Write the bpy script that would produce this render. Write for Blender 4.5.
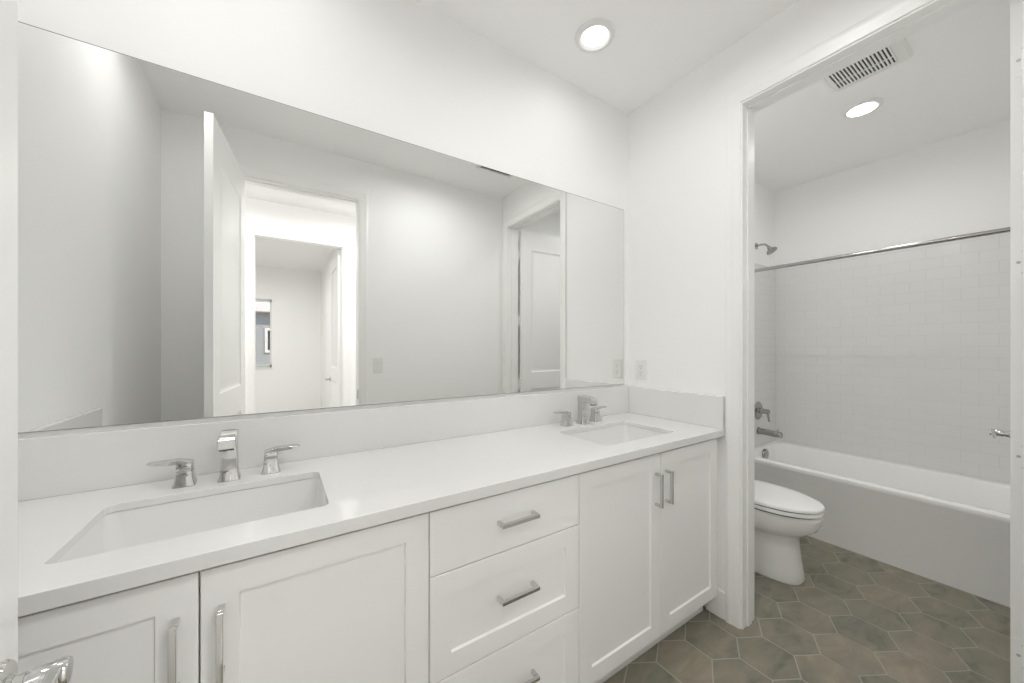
import bpy, bmesh, math, random
from mathutils import Vector, Matrix

for o in list(bpy.data.objects):
    bpy.data.objects.remove(o, do_unlink=True)
S = bpy.context.scene
C = S.collection
PI = math.pi
random.seed(4)

# ------------------------------------------------------------------ camera
FPX, YAW = 359.24, 0.5746
cd = bpy.data.cameras.new('camera')
cam = bpy.data.objects.new('camera', cd)
C.objects.link(cam)
cd.sensor_width = 36.0
cd.lens = FPX * 36.0 / 1024.0
cd.clip_start = 0.01
cd.shift_y = 6.54 / 1024.0
cam.location = (0.0, -1.4658, 1.3052)
cam.rotation_euler = (PI / 2, 0, -YAW)
S.camera = cam

# ------------------------------------------------------------------ light
S.view_settings.view_transform = 'Standard'
S.view_settings.look = 'None'
S.view_settings.gamma = 1.0
S.view_settings.use_curve_mapping = False
S.view_settings.exposure = 0.20
S.cycles.max_bounces = 20
S.cycles.diffuse_bounces = 14
S.cycles.glossy_bounces = 8
S.cycles.transparent_max_bounces = 12
S.cycles.caustics_reflective = True
S.cycles.caustics_refractive = False
S.cycles.sample_clamp_indirect = 6.0
S.cycles.use_denoising = True

W = bpy.data.worlds.new('sky')
S.world = W
W.use_nodes = True
wn = W.node_tree
wn.nodes.clear()
sky = wn.nodes.new('ShaderNodeTexSky')
sky.sky_type = 'NISHITA'
sky.sun_disc = False
sky.sun_elevation = math.radians(42)
sky.sun_rotation = math.radians(150)
bgd = wn.nodes.new('ShaderNodeBackground')
bgd.inputs['Strength'].default_value = 0.45
wo = wn.nodes.new('ShaderNodeOutputWorld')
wn.links.new(sky.outputs[0], bgd.inputs['Color'])
wn.links.new(bgd.outputs[0], wo.inputs['Surface'])

sd = bpy.data.lights.new('sun', 'SUN')
sd.energy = 3.0
sd.angle = 0.01
sd.color = (1.0, 0.95, 0.88)
sun = bpy.data.objects.new('sun', sd)
C.objects.link(sun)
sun.rotation_euler = (math.radians(-48), 0, math.radians(-24))

CEIL = 2.743
P_CAN = 0.36        # each recessed lamp above a sink
P_TUB = 3.5
P_WC_FILL = 2.8           # added fill light above the toilet
P_HALL = 13.5  # each added hall fill
P_BED = 26.0  # added bedroom fill
WARM = (1.0, 0.997, 0.985)


def disc_lamp(name, loc, power, size, spread=150.0):
    l = bpy.data.lights.new(name, 'AREA')
    l.shape = 'DISK'
    l.size = size
    l.energy = power
    l.color = WARM
    l.spread = math.radians(spread)
    o = bpy.data.objects.new(name, l)
    C.objects.link(o)
    o.location = loc
    return o


CANS_AND_FILL = [(1.219, -0.284), (0.030, -0.300), (-0.290, -0.590), (1.020, -0.890)]  # first pair light the sinks, last pair are added unseen fill
P_FILL = (2.3, 5.3)      # unseen fill lamps added to brighten the bathroom
TUB_CAN = (2.925, -0.800)
WC_FILL = (2.200, -0.500)  # unseen fill light added to brighten the tub room
for i, (x, y) in enumerate(CANS_AND_FILL):
    disc_lamp('vanity_and_fill_lamp', (x, y, CEIL - 0.007), P_FILL[i - 2] if i > 1 else P_CAN, 0.112, 170)
disc_lamp('tub_lamp', (*TUB_CAN, CEIL - 0.007), P_TUB, 0.112, 170)
disc_lamp('toilet_fill', (*WC_FILL, CEIL - 0.007), P_WC_FILL, 0.112, 170)
for x in (-0.60, 0.65):
    disc_lamp('hall_fill', (x, -2.05, CEIL - 0.012), P_HALL, 0.30, 170)  # fill added in the hall, no fitting modelled
disc_lamp('bedroom_fill', (-0.6, -4.5, CEIL - 0.012), P_BED, 0.40, 170)  # unseen fill added to brighten the bedroom


# ------------------------------------------------------------------ materials
def mat(name, col, rough=0.5, metal=0.0, bump=0.0, bscale=120.0, var=0.0, vscale=4.0, coat=0.0, spec=0.5):
    m = bpy.data.materials.new(name)
    m.use_nodes = True
    nt = m.node_tree
    b = nt.nodes['Principled BSDF']
    b.inputs['Base Color'].default_value = (*col, 1)
    b.inputs['Roughness'].default_value = rough
    b.inputs['Metallic'].default_value = metal
    b.inputs['Specular IOR Level'].default_value = spec
    if coat:
        b.inputs['Coat Weight'].default_value = coat
        b.inputs['Coat Roughness'].default_value = 0.04
    tc = nt.nodes.new('ShaderNodeTexCoord')
    if var:
        n = nt.nodes.new('ShaderNodeTexNoise')
        n.inputs['Scale'].default_value = vscale
        n.inputs['Detail'].default_value = 4
        nt.links.new(tc.outputs['Object'], n.inputs['Vector'])
        mx = nt.nodes.new('ShaderNodeMix')
        mx.data_type = 'RGBA'
        mx.inputs[6].default_value = (*[c * (1 - var) for c in col], 1)
        mx.inputs[7].default_value = (*[min(1, c * (1 + var)) for c in col], 1)
        nt.links.new(n.outputs['Fac'], mx.inputs[0])
        nt.links.new(mx.outputs[2], b.inputs['Base Color'])
    if bump:
        n2 = nt.nodes.new('ShaderNodeTexNoise')
        n2.inputs['Scale'].default_value = bscale
        n2.inputs['Detail'].default_value = 3
        nt.links.new(tc.outputs['Object'], n2.inputs['Vector'])
        bp = nt.nodes.new('ShaderNodeBump')
        bp.inputs['Strength'].default_value = bump
        bp.inputs['Distance'].default_value = 0.002
        nt.links.new(n2.outputs['Fac'], bp.inputs['Height'])
        nt.links.new(bp.outputs['Normal'], b.inputs['Normal'])
    return m


M = {}
M['wall'] = mat('wall_paint', (0.915, 0.914, 0.909), 0.55, bump=0.12, bscale=160)
M['ceiling'] = mat('ceiling_paint', (0.935, 0.934, 0.929), 0.7, bump=0.12, bscale=160)
M['trim'] = mat('trim_paint', (0.90, 0.898, 0.89), 0.32, bump=0.02, bscale=40)
M['door'] = mat('door_paint', (0.90, 0.898, 0.89), 0.30, bump=0.02, bscale=40)
M['cabinet'] = mat('cabinet_lacquer', (0.90, 0.898, 0.89), 0.36, bump=0.015, bscale=60)
M['cabinet_inside'] = mat('cabinet_carcass', (0.55, 0.54, 0.52), 0.6, var=0.04)
M['quartz'] = mat('white_quartz', (0.78, 0.778, 0.77), 0.10, var=0.012, vscale=60, spec=0.5)
M['porcelain'] = mat('porcelain', (0.90, 0.90, 0.89), 0.07, var=0.005)
M['basin'] = mat('sink_ceramic', (0.80, 0.80, 0.79), 0.08, var=0.005)
M['acrylic'] = mat('tub_acrylic', (0.91, 0.91, 0.90), 0.12, var=0.005)
M['chrome'] = mat('chrome', (0.66, 0.66, 0.65), 0.05, 1.0, var=0.01)
M['satin'] = mat('satin_chrome', (0.42, 0.42, 0.41), 0.18, 1.0, var=0.02)
M['plastic'] = mat('white_plastic', (0.82, 0.82, 0.80), 0.35, var=0.01)
M['dark'] = mat('dark_slot', (0.05, 0.05, 0.048), 0.7, var=0.1)
M['edge'] = mat('mirror_edge', (0.30, 0.31, 0.30), 0.3, var=0.03)
M['caulk'] = mat('grey_channel', (0.50, 0.50, 0.48), 0.45, var=0.03)
M['mirror'] = mat('mirror_silver', (0.885, 0.890, 0.880), 0.0, 1.0)
M['hall_floor'] = mat('pale_oak_floor', (0.55, 0.53, 0.50), 0.5, var=0.12, vscale=6)
M['stucco'] = mat('blue_grey_stucco', (0.40, 0.365, 0.325), 0.9, bump=0.4, bscale=30, var=0.05)
M['fascia'] = mat('cream_fascia', (0.85, 0.70, 0.60), 0.8, var=0.03)
M['ground'] = mat('pale_gravel', (0.50, 0.47, 0.43), 0.95, var=0.2, vscale=9)
M['seat_gap'] = mat('seat_gap_shade', (0.10, 0.10, 0.10), 0.6, var=0.05)  # dark colour standing in for shade in the seat and lid gaps


def emit_mat(name, col, k):
    m = bpy.data.materials.new(name)
    m.use_nodes = True
    b = m.node_tree.nodes['Principled BSDF']
    b.inputs['Base Color'].default_value = (0.9, 0.9, 0.88, 1)
    b.inputs['Emission Color'].default_value = (*col, 1)
    b.inputs['Emission Strength'].default_value = k
    return m


M['lamp'] = emit_mat('lamp_diffuser', (1.0, 0.99, 0.975), 3.0)


def glass_mat():
    m = bpy.data.materials.new('window_glass')
    m.use_nodes = True
    nt = m.node_tree
    nt.nodes.clear()
    out = nt.nodes.new('ShaderNodeOutputMaterial')
    mix = nt.nodes.new('ShaderNodeMixShader')
    fr = nt.nodes.new('ShaderNodeFresnel')
    fr.inputs['IOR'].default_value = 1.45
    tr = nt.nodes.new('ShaderNodeBsdfTransparent')
    tr.inputs['Color'].default_value = (0.93, 0.95, 0.95, 1)
    gl = nt.nodes.new('ShaderNodeBsdfGlossy')
    gl.inputs['Roughness'].default_value = 0.0
    nt.links.new(fr.outputs[0], mix.inputs[0])
    nt.links.new(tr.outputs[0], mix.inputs[1])
    nt.links.new(gl.outputs[0], mix.inputs[2])
    nt.links.new(mix.outputs[0], out.inputs['Surface'])
    return m


M['glass'] = glass_mat()


def subway_mat(name, axis):
    """glossy white 3x6 subway tile in running bond; axis = the horizontal axis of the wall"""
    m = bpy.data.materials.new(name)
    m.use_nodes = True
    nt = m.node_tree
    b = nt.nodes['Principled BSDF']
    b.inputs['Roughness'].default_value = 0.10
    tc = nt.nodes.new('ShaderNodeTexCoord')
    sp = nt.nodes.new('ShaderNodeSeparateXYZ')
    cb = nt.nodes.new('ShaderNodeCombineXYZ')
    nt.links.new(tc.outputs['Object'], sp.inputs[0])
    nt.links.new(sp.outputs[axis], cb.inputs[0])
    nt.links.new(sp.outputs[2], cb.inputs[1])
    br = nt.nodes.new('ShaderNodeTexBrick')
    br.offset = 0.5
    br.inputs['Scale'].default_value = 1.0
    br.inputs['Brick Width'].default_value = 0.154
    br.inputs['Row Height'].default_value = 0.0775
    br.inputs['Mortar Size'].default_value = 0.0016
    br.inputs['Mortar Smooth'].default_value = 0.3
    br.inputs['Color1'].default_value = (0.76, 0.76, 0.75, 1)
    br.inputs['Color2'].default_value = (0.77, 0.77, 0.76, 1)
    br.inputs['Mortar'].default_value = (0.69, 0.69, 0.68, 1)
    nt.links.new(cb.outputs[0], br.inputs['Vector'])
    nt.links.new(br.outputs['Color'], b.inputs['Base Color'])
    inv = nt.nodes.new('ShaderNodeMath')
    inv.operation = 'SUBTRACT'
    inv.inputs[0].default_value = 1.0
    nt.links.new(br.outputs['Fac'], inv.inputs[1])
    bp = nt.nodes.new('ShaderNodeBump')
    bp.inputs['Strength'].default_value = 0.5
    bp.inputs['Distance'].default_value = 0.0012
    nt.links.new(inv.outputs[0], bp.inputs['Height'])
    nt.links.new(bp.outputs['Normal'], b.inputs['Normal'])
    return m


M['tile_x'] = subway_mat('subway_tile_end_wall', 0)
M['tile_y'] = subway_mat('subway_tile_long_wall', 1)


def hex_mat():
    m = bpy.data.materials.new('slate_hex_tile')
    m.use_nodes = True
    nt = m.node_tree
    b = nt.nodes['Principled BSDF']
    at = nt.nodes.new('ShaderNodeAttribute')
    at.attribute_name = 'tile_rand'
    tc = nt.nodes.new('ShaderNodeTexCoord')
    ad = nt.nodes.new('ShaderNodeVectorMath')
    ad.operation = 'MULTIPLY_ADD'
    ad.inputs[1].default_value = (40, 40, 40)
    nt.links.new(at.outputs['Color'], ad.inputs[0])
    nt.links.new(tc.outputs['Object'], ad.inputs[2])
    mp = nt.nodes.new('ShaderNodeMapping')
    mp.inputs['Scale'].default_value = (4.0, 8.0, 1.0)
    mp.inputs['Rotation'].default_value = (0, 0, 0.5)
    nt.links.new(ad.outputs[0], mp.inputs['Vector'])
    n = nt.nodes.new('ShaderNodeTexNoise')
    n.inputs['Scale'].default_value = 1.7
    n.inputs['Detail'].default_value = 8
    n.inputs['Roughness'].default_value = 0.6
    n.inputs['Distortion'].default_value = 0.6
    nt.links.new(mp.outputs[0], n.inputs['Vector'])
    sx = nt.nodes.new('ShaderNodeSeparateColor')
    nt.links.new(at.outputs['Color'], sx.inputs[0])
    addn = nt.nodes.new('ShaderNodeMath')
    addn.operation = 'MULTIPLY_ADD'
    addn.inputs[1].default_value = 0.16
    nt.links.new(sx.outputs[0], addn.inputs[0])
    nt.links.new(n.outputs['Fac'], addn.inputs[2])
    cr = nt.nodes.new('ShaderNodeValToRGB')
    e = cr.color_ramp.elements
    e[0].position = 0.33
    e[0].color = (0.138, 0.136, 0.106, 1)
    e[1].position = 0.82
    e[1].color = (0.36, 0.305, 0.23, 1)
    k = e.new(0.47)
    k.color = (0.215, 0.205, 0.160, 1)
    k = e.new(0.62)
    k.color = (0.265, 0.238, 0.182, 1)
    nt.links.new(addn.outputs[0], cr.inputs[0])
    nt.links.new(cr.outputs[0], b.inputs['Base Color'])
    b.inputs['Roughness'].default_value = 0.42
    bp = nt.nodes.new('ShaderNodeBump')
    bp.inputs['Strength'].default_value = 0.15
    bp.inputs['Distance'].default_value = 0.002
    nt.links.new(n.outputs['Fac'], bp.inputs['Height'])
    nt.links.new(bp.outputs['Normal'], b.inputs['Normal'])
    return m


M['hex'] = hex_mat()
M['grout'] = mat('floor_grout', (0.44, 0.42, 0.38), 0.85, bump=0.2, bscale=300, var=0.06, vscale=40)


# ------------------------------------------------------------------ mesh helpers
def box(bm, x0, x1, y0, y1, z0, z1, mi=0):
    x0, x1 = min(x0, x1), max(x0, x1)
    y0, y1 = min(y0, y1), max(y0, y1)
    z0, z1 = min(z0, z1), max(z0, z1)
    v = [bm.verts.new(p) for p in ((x0, y0, z0), (x1, y0, z0), (x1, y1, z0), (x0, y1, z0),
                                   (x0, y0, z1), (x1, y0, z1), (x1, y1, z1), (x0, y1, z1))]
    for f in ((3, 2, 1, 0), (4, 5, 6, 7), (0, 1, 5, 4), (1, 2, 6, 5), (2, 3, 7, 6), (3, 0, 4, 7)):
        bm.faces.new([v[i] for i in f]).material_index = mi


def loft(bm, loops, cap0=True, cap1=True, closed=True, mi=0):
    rings = [[bm.verts.new(p) for p in L] for L in loops]
    n = len(rings[0])
    for a, b in zip(rings, rings[1:]):
        for i in range(n if closed else n - 1):
            j = (i + 1) % n
            try:
                bm.faces.new((a[i], a[j], b[j], b[i])).material_index = mi
            except ValueError:
                pass
    if cap0:
        bm.faces.new(list(reversed(rings[0]))).material_index = mi
    if cap1:
        bm.faces.new(rings[-1]).material_index = mi
    return rings


def circle(c, r, n=24, axis='z'):
    out = []
    for i in range(n):
        a = 2 * PI * i / n
        u, v = r * math.cos(a), r * math.sin(a)
        if axis == 'z':
            out.append((c[0] + u, c[1] + v, c[2]))
        elif axis == 'y':
            out.append((c[0] + u, c[1], c[2] + v))
        else:
            out.append((c[0], c[1] + u, c[2] + v))
    return out


def lathe(bm, c, prof, axis='z', n=32, mi=0, cap0=True, cap1=True):
    """prof: (radius, offset along axis)"""
    loops = []
    for r, h in prof:
        cc = list(c)
        cc['xyz'.index(axis)] += h
        loops.append(circle(cc, max(r, 1e-4), n, axis))
    loft(bm, loops, cap0, cap1, mi=mi)


def tube(bm, pts, r, n=16, mi=0):
    pts = [Vector(p) for p in pts]
    rs = r if isinstance(r, (list, tuple)) else [r] * len(pts)
    loops = []
    up = None
    for i, p in enumerate(pts):
        t = (pts[min(i + 1, len(pts) - 1)] - pts[max(i - 1, 0)]).normalized()
        if up is None:
            up = Vector((0, 0, 1)) if abs(t.z) < 0.9 else Vector((1, 0, 0))
        s = t.cross(up).normalized()
        up = s.cross(t).normalized()
        loops.append([p + rs[i] * (math.cos(2 * PI * k / n) * s + math.sin(2 * PI * k / n) * up) for k in range(n)])
    loft(bm, loops, mi=mi)


def rrect(cx, cy, w, d, r, z, k=6):
    out = []
    r = min(r, w / 2 - 1e-4, d / 2 - 1e-4)
    for qx, qy, a0 in ((1, 1, 0), (-1, 1, 90), (-1, -1, 180), (1, -1, 270)):
        for i in range(k + 1):
            a = math.radians(a0 + 90 * i / k)
            out.append((cx + qx * (w / 2 - r) + r * math.cos(a), cy + qy * (d / 2 - r) + r * math.sin(a), z))
    return out


def prism(bm, poly, axis, a0, a1, mi=0):
    """poly: 2-D points in the other two axes (in xyz order), extruded along axis"""
    def p3(p, a):
        if axis == 'x':
            return (a, p[0], p[1])
        if axis == 'y':
            return (p[0], a, p[1])
        return (p[0], p[1], a)
    loft(bm, [[p3(p, a0) for p in poly], [p3(p, a1) for p in poly]], mi=mi)


def link(name, bm, mats, parent=None, bevel=0.0, seg=2, smooth=True, angle=32, loc=None, rotz=0.0):
    bmesh.ops.recalc_face_normals(bm, faces=bm.faces[:])
    me = bpy.data.meshes.new(name)
    bm.to_mesh(me)
    bm.free()
    for m in (mats if isinstance(mats, (list, tuple)) else [mats]):
        me.materials.append(m)
    if smooth:
        for p in me.polygons:
            p.use_smooth = True
        me.set_sharp_from_angle(angle=math.radians(angle))
    o = bpy.data.objects.new(name, me)
    C.objects.link(o)
    if parent:
        o.parent = parent
    if loc:
        o.location = loc
    o.rotation_euler.z = rotz
    if bevel:
        b = o.modifiers.new('bevel', 'BEVEL')
        b.width = bevel
        b.segments = seg
        b.limit_method = 'ANGLE'
        b.angle_limit = math.radians(35)
        b.harden_normals = True
    return o


def bmn():
    return bmesh.new()


def tag(o, label, cat, group=None, kind=None):
    o['label'] = label
    o['category'] = cat
    if group:
        o['group'] = group
    if kind:
        o['kind'] = kind
    return o


def thing(name, label, cat, loc=(0, 0, 0), rotz=0.0, group=None, kind=None):
    o = bpy.data.objects.new(name, None)
    o.empty_display_size = 0.05
    C.objects.link(o)
    o.location = loc
    o.rotation_euler.z = rotz
    return tag(o, label, cat, group, kind)


def struct(name, bm, m, label, cat, **kw):
    return tag(link(name, bm, m, **kw), label, cat, kind='structure')


def bxobj(name, m, parent, *dims, bevel=0.0, **kw):
    b = bmn()
    for d in dims:
        box(b, *d)
    return link(name, b, m, parent, bevel=bevel, **kw)


def copy_tree(o, parent=None):
    c = o.copy()
    C.objects.link(c)
    c.parent = parent
    for ch in list(o.children):
        copy_tree(ch, c)
    return c


# ------------------------------------------------------------------ layout numbers
E = 1.801            # vanity side wall that holds the doorway
E2 = E + 0.115
XL = -0.595          # opposite side wall
YS = -1.494          # wall with the entry door
YS2 = YS - 0.115
YT = -1.520          # end wall of the tub room
XF = 3.850           # long tub wall
OZ = 2.440           # door opening height
TJ0, TJ1 = -0.646, -1.404     # tub room doorway
SJ0, SJ1 = -0.226, 0.511      # entry doorway
HY = -2.800          # far side of the hall
HY2 = HY - 0.115
HJ0, HJ1 = -0.206, 0.579
HZ_ = 2.40
BX = 0.66            # bedroom side wall
BY = -6.20           # bedroom window wall
WX0, WX1, WZ0, WZ1 = -1.10, -0.115, 0.965, 2.165


# ------------------------------------------------------------------ room shell
def shell():
    b = bmn()
    box(b, -3.2, XF + 0.1, YS2, 0.1, CEIL, CEIL + 0.1)
    struct('ceiling', b, M['ceiling'], 'flat white painted bathroom ceiling', 'ceiling', smooth=False)
    b = bmn()
    box(b, -3.2, XF + 0.1, BY - 0.15, YS2, CEIL, CEIL + 0.1)
    struct('ceiling_hall', b, M['ceiling'], 'flat white ceiling of the hall and bedroom beyond the entry door', 'ceiling', smooth=False)

    b = bmn()
    box(b, XL - 0.1, XF + 0.1, 0, 0.1, 0, CEIL)
    struct('wall_north', b, M['wall'], 'white painted wall behind the vanity and mirror', 'wall', smooth=False)
    b = bmn()
    box(b, XL - 0.1, XL, YS2, 0, 0, CEIL)
    struct('wall_west', b, M['wall'], 'white painted side wall at the left end of the vanity', 'wall', smooth=False)
    b = bmn()
    box(b, -3.2, SJ0, YS2, YS, 0, CEIL)
    box(b, SJ1, E, YS2, YS, 0, CEIL)
    box(b, SJ0, SJ1, YS2, YS, OZ, CEIL)
    struct('wall_south', b, M['wall'], 'white painted wall around the entry doorway, seen in the mirror', 'wall', smooth=False)
    b = bmn()
    box(b, E, E2, TJ0, 0, 0, CEIL)
    box(b, E, E2, YS2, TJ1, 0, CEIL)
    box(b, E, E2, TJ1, TJ0, OZ, CEIL)
    struct('wall_east', b, M['wall'], 'white painted wall with the doorway into the tub room', 'wall', smooth=False)
    b = bmn()
    box(b, E2, XF + 0.1, YT - 0.09, YT, 0, CEIL)
    struct('wall_tub_south', b, M['wall'], 'white end wall of the tub room behind its open door', 'wall', smooth=False)
    b = bmn()
    box(b, XF, XF + 0.1, YT, 0, 0, CEIL)
    struct('wall_tub_east', b, M['wall'], 'white painted wall above the long side of the bathtub', 'wall', smooth=False)
    # subway tile above the tub
    b = bmn()
    box(b, XF - 0.010, XF, YT, 0, 0.40, 2.035)
    struct('wall_tile_east', b, M['tile_y'], 'glossy white subway tile along the long side of the bathtub', 'wall tile', bevel=0.003)
    b = bmn()
    box(b, 3.055, XF - 0.010, -0.010, 0, 0.40, 2.035)
    struct('wall_tile_north', b, M['tile_x'], 'glossy white subway tile on the end wall with the shower fittings', 'wall tile', bevel=0.003)
    # hall and bedroom
    b = bmn()
    box(b, -3.2, HJ0, HY2, HY, 0, CEIL)
    box(b, HJ1, 3.0, HY2, HY, 0, CEIL)
    box(b, HJ0, HJ1, HY2, HY, HZ_, CEIL)
    struct('wall_hall', b, M['wall'], 'white hall wall with the second doorway, seen through the entry door in the mirror', 'wall', smooth=False)
    b = bmn()
    box(b, 2.3, 2.4, HY, YS2, 0, CEIL)
    struct('wall_hall_east', b, M['wall'], 'white end wall of the hall', 'wall', smooth=False)
    b = bmn()
    box(b, -3.3, -3.2, BY - 0.15, YS, 0, CEIL)
    struct('wall_hall_west', b, M['wall'], 'white wall at the far left end of the hall and bedroom', 'wall', smooth=False)
    b = bmn()
    box(b, BX, BX + 0.1, BY, HY2, 0, CEIL)
    struct('wall_bedroom_east', b, M['wall'], 'white bedroom side wall beside the open bedroom door', 'wall', smooth=False)
    b = bmn()
    box(b, -3.2, WX0, BY - 0.15, BY, 0, CEIL)
    box(b, WX1, BX + 0.1, BY - 0.15, BY, 0, CEIL)
    box(b, WX0, WX1, BY - 0.15, BY, 0, WZ0)
    box(b, WX0, WX1, BY - 0.15, BY, WZ1, CEIL)
    struct('wall_bedroom_south', b, M['wall'], 'white bedroom wall with the small window', 'wall', smooth=False)


shell()


# floor: hexagon tiles with their grout lines, one surface
def hex_floor():
    A = 0.1195
    R3 = math.sqrt(3)
    x0p, y0p = 1.936, -0.6575           # a peak of the zigzag
    px, py = A * R3, 1.5 * A
    b = bmn()
    col = b.loops.layers.color.new('tile_rand')

    def clip(poly, ax, lim, keep_less):
        out = []
        for i in range(len(poly)):
            p, q = poly[i], poly[(i + 1) % len(poly)]
            a = (p[ax] <= lim) == keep_less
            c = (q[ax] <= lim) == keep_less
            if a:
                out.append(p)
            if a != c:
                t = (lim - p[ax]) / (q[ax] - p[ax])
                out.append((p[0] + t * (q[0] - p[0]), p[1] + t * (q[1] - p[1])))
        return out
    regions = [(XL, E + 0.001, YS, 0.0), (E + 0.001, E2 - 0.001, TJ1, TJ0), (E2 - 0.001, XF, YT, 0.0),
               (SJ0, SJ1, YS2, YS)]
    rng = random.Random(11)
    gap = 0.0022
    for j in range(-9, 12):
        for i in range(-18, 16):
            cx = x0p + px * i + (px / 2 if j % 2 else 0)
            cy = y0p - A + py * -j
            ra, rb, rc = rng.random(), rng.random(), rng.random()
            poly = [(cx + (A - gap * 1.155) * math.sin(PI / 3 * k), cy + (A - gap * 1.155) * math.cos(PI / 3 * k)) for k in range(6)]
            for (xa, xb, ya, yb) in regions:
                q = clip(poly, 0, xb, True)
                if len(q) > 2:
                    q = clip(q, 0, xa, False)
                if len(q) > 2:
                    q = clip(q, 1, yb, True)
                if len(q) > 2:
                    q = clip(q, 1, ya, False)
                if len(q) > 2:
                    top = [b.verts.new((x, y, 0.0)) for x, y in q]
                    try:
                        f = b.faces.new(top)
                    except ValueError:
                        continue
                    f.material_index = 1
                    for lp in f.loops:
                        lp[col] = (ra, rb, rc, 1)
    for (xa, xb, ya, yb) in regions:
        box(b, xa, xb, ya, yb, -0.05, -0.0012, 0)
    return struct('floor', b, [M['grout'], M['hex']], 'bathroom floor of grey-green hexagon tiles with pale grout', 'floor', smooth=False)


hex_floor()
b = bmn()
box(b, -3.2, 2.3, BY - 0.15, YS2, -0.05, 0)
struct('floor_hall', b, M['hall_floor'], 'pale floor of the hall and bedroom', 'floor', smooth=False)


# ------------------------------------------------------------------ trim
CW = 0.070
PROFILE = [(0.005, 0.0), (0.005, 0.006), (0.009, 0.0085), (0.028, 0.0095), (0.040, 0.0115), (0.047, 0.0135), (0.060, 0.014), (0.066, 0.011), (0.066, 0.0)]


def casing_bm(b, s0, s1, zt, fn):
    """fn(s, z, h) -> point; opening runs s0 < s1, up to zt"""
    loops = []
    for s, z, du, dz in ((s0, 0, -1, 0), (s0, zt, -1, 1), (s1, zt, 1, 1), (s1, 0, 1, 0)):
        loops.append([fn(s + du * u, z + dz * u, h) for u, h in PROFILE])
    loft(b, loops)


def jamb_bm(b, s0, s1, zt, fn, w0, w1, stop0=None, stop1=None):
    """lining of the opening between wall faces w0 and w1, t thick; fn(s, w, z)"""
    t = 0.004

    def bb(sa, sb, wa, wb, za, zb):
        p, q = fn(sa, wa, za), fn(sb, wb, zb)
        box(b, p[0], q[0], p[1], q[1], p[2], q[2])
    bb(s0, s0 + t, w0, w1, 0, zt)
    bb(s1 - t, s1, w0, w1, 0, zt)
    bb(s0, s1, w0, w1, zt - t, zt)
    if stop0 is not None:
        k = 0.0095
        bb(s0, s0 + k, stop0, stop1, 0, zt)
        bb(s1 - k, s1, stop0, stop1, 0, zt)
        bb(s0, s1, stop0, stop1, zt - k, zt)


def door_trim(name, s0, s1, zt, fa, fb, fj, w0, w1, st, label, strike=None):
    e = thing(name, label, 'door frame', kind='structure')
    b = bmn()
    casing_bm(b, s0, s1, zt, fa)
    link('casing', b, M['trim'], e)
    b = bmn()
    casing_bm(b, s0, s1, zt, fb)
    link('casing', b, M['trim'], e)
    b = bmn()
    jamb_bm(b, s0, s1, zt, fj, w0, w1, *st)
    link('jamb', b, M['trim'], e, bevel=0.0015)
    return e


# tub doorway: s = -y so that s runs left to right
tf = door_trim('trim_1', -TJ0, -TJ1, OZ, lambda s, z, h: (E - h, -s, z), lambda s, z, h: (E2 + h, -s, z),
               lambda s, w, z: (w, -s, z), E - 0.002, E2 + 0.002, (E + 0.040, E + 0.078),
               'white casing and jamb of the doorway into the tub room')
ef = door_trim('trim_2', SJ0, SJ1, OZ, lambda s, z, h: (s, YS + h, z), lambda s, z, h: (s, YS2 - h, z),
               lambda s, w, z: (s, w, z), YS2 - 0.002, YS + 0.002, (YS - 0.075, YS - 0.037),
               'white casing and jamb of the entry doorway, seen in the mirror')
hf = door_trim('trim_3', HJ0, HJ1, HZ_, lambda s, z, h: (s, HY + h, z), lambda s, z, h: (s, HY2 - h, z),
               lambda s, w, z: (s, w, z), HY2 - 0.002, HY + 0.002, (HY - 0.078, HY - 0.040),
               'white casing and jamb of the doorway across the hall')
# strike plate of the entry door
b = bmn()
box(b, SJ1 - 0.006, SJ1 - 0.0035, YS - 0.033, YS - 0.002, 0.915, 0.985)
sp_ = link('strike_plate', b, M['satin'], ef, bevel=0.001)
sp_['label'] = 'small metal strike plate on the white jamb'


def baseboard(name, segs, label):
    b = bmn()
    for (x0, x1, y0, y1) in segs:
        box(b, x0, x1, y0, y1, 0, 0.132)
    return struct(name, b, M['trim'], label, 'baseboard', bevel=0.004)


T = 0.013
baseboard('baseboard_east', [(E - T, E, TJ0 + 0.0665, -0.484), (E - T, E, YS, TJ1 - 0.0665)], 'short white baseboard between the vanity toe space and the doorway casing')
baseboard('baseboard_south', [(SJ1 + 0.0665, E - T, YS, YS + T), (XL + T, SJ0 - 0.0665, YS, YS + T)], 'white baseboard below the wall beside the entry door')
baseboard('baseboard_west', [(XL, XL + T, YS, -0.60)], 'white baseboard along the left side wall')
baseboard('baseboard_tub', [(E2, 3.06, -T, 0), (E2, E2 + T, TJ0 + 0.0665, -T), (E2 + T, 3.06, YT, YT + T)], 'white baseboard around the toilet corner')
baseboard('baseboard_hall', [(-3.2, HJ0 - 0.0665, HY, HY + T), (HJ1 + 0.0665, 2.3, HY, HY + T), (-3.2, SJ0 - 0.0665, YS2 - T, YS2), (SJ1 + 0.0665, 2.3, YS2 - T, YS2)], 'white baseboard along the hall')
baseboard('baseboard_bedroom', [(-3.2, BX, BY, BY + T), (BX - T, BX, BY + T, HY2)], 'white baseboard around the bedroom')


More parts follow.
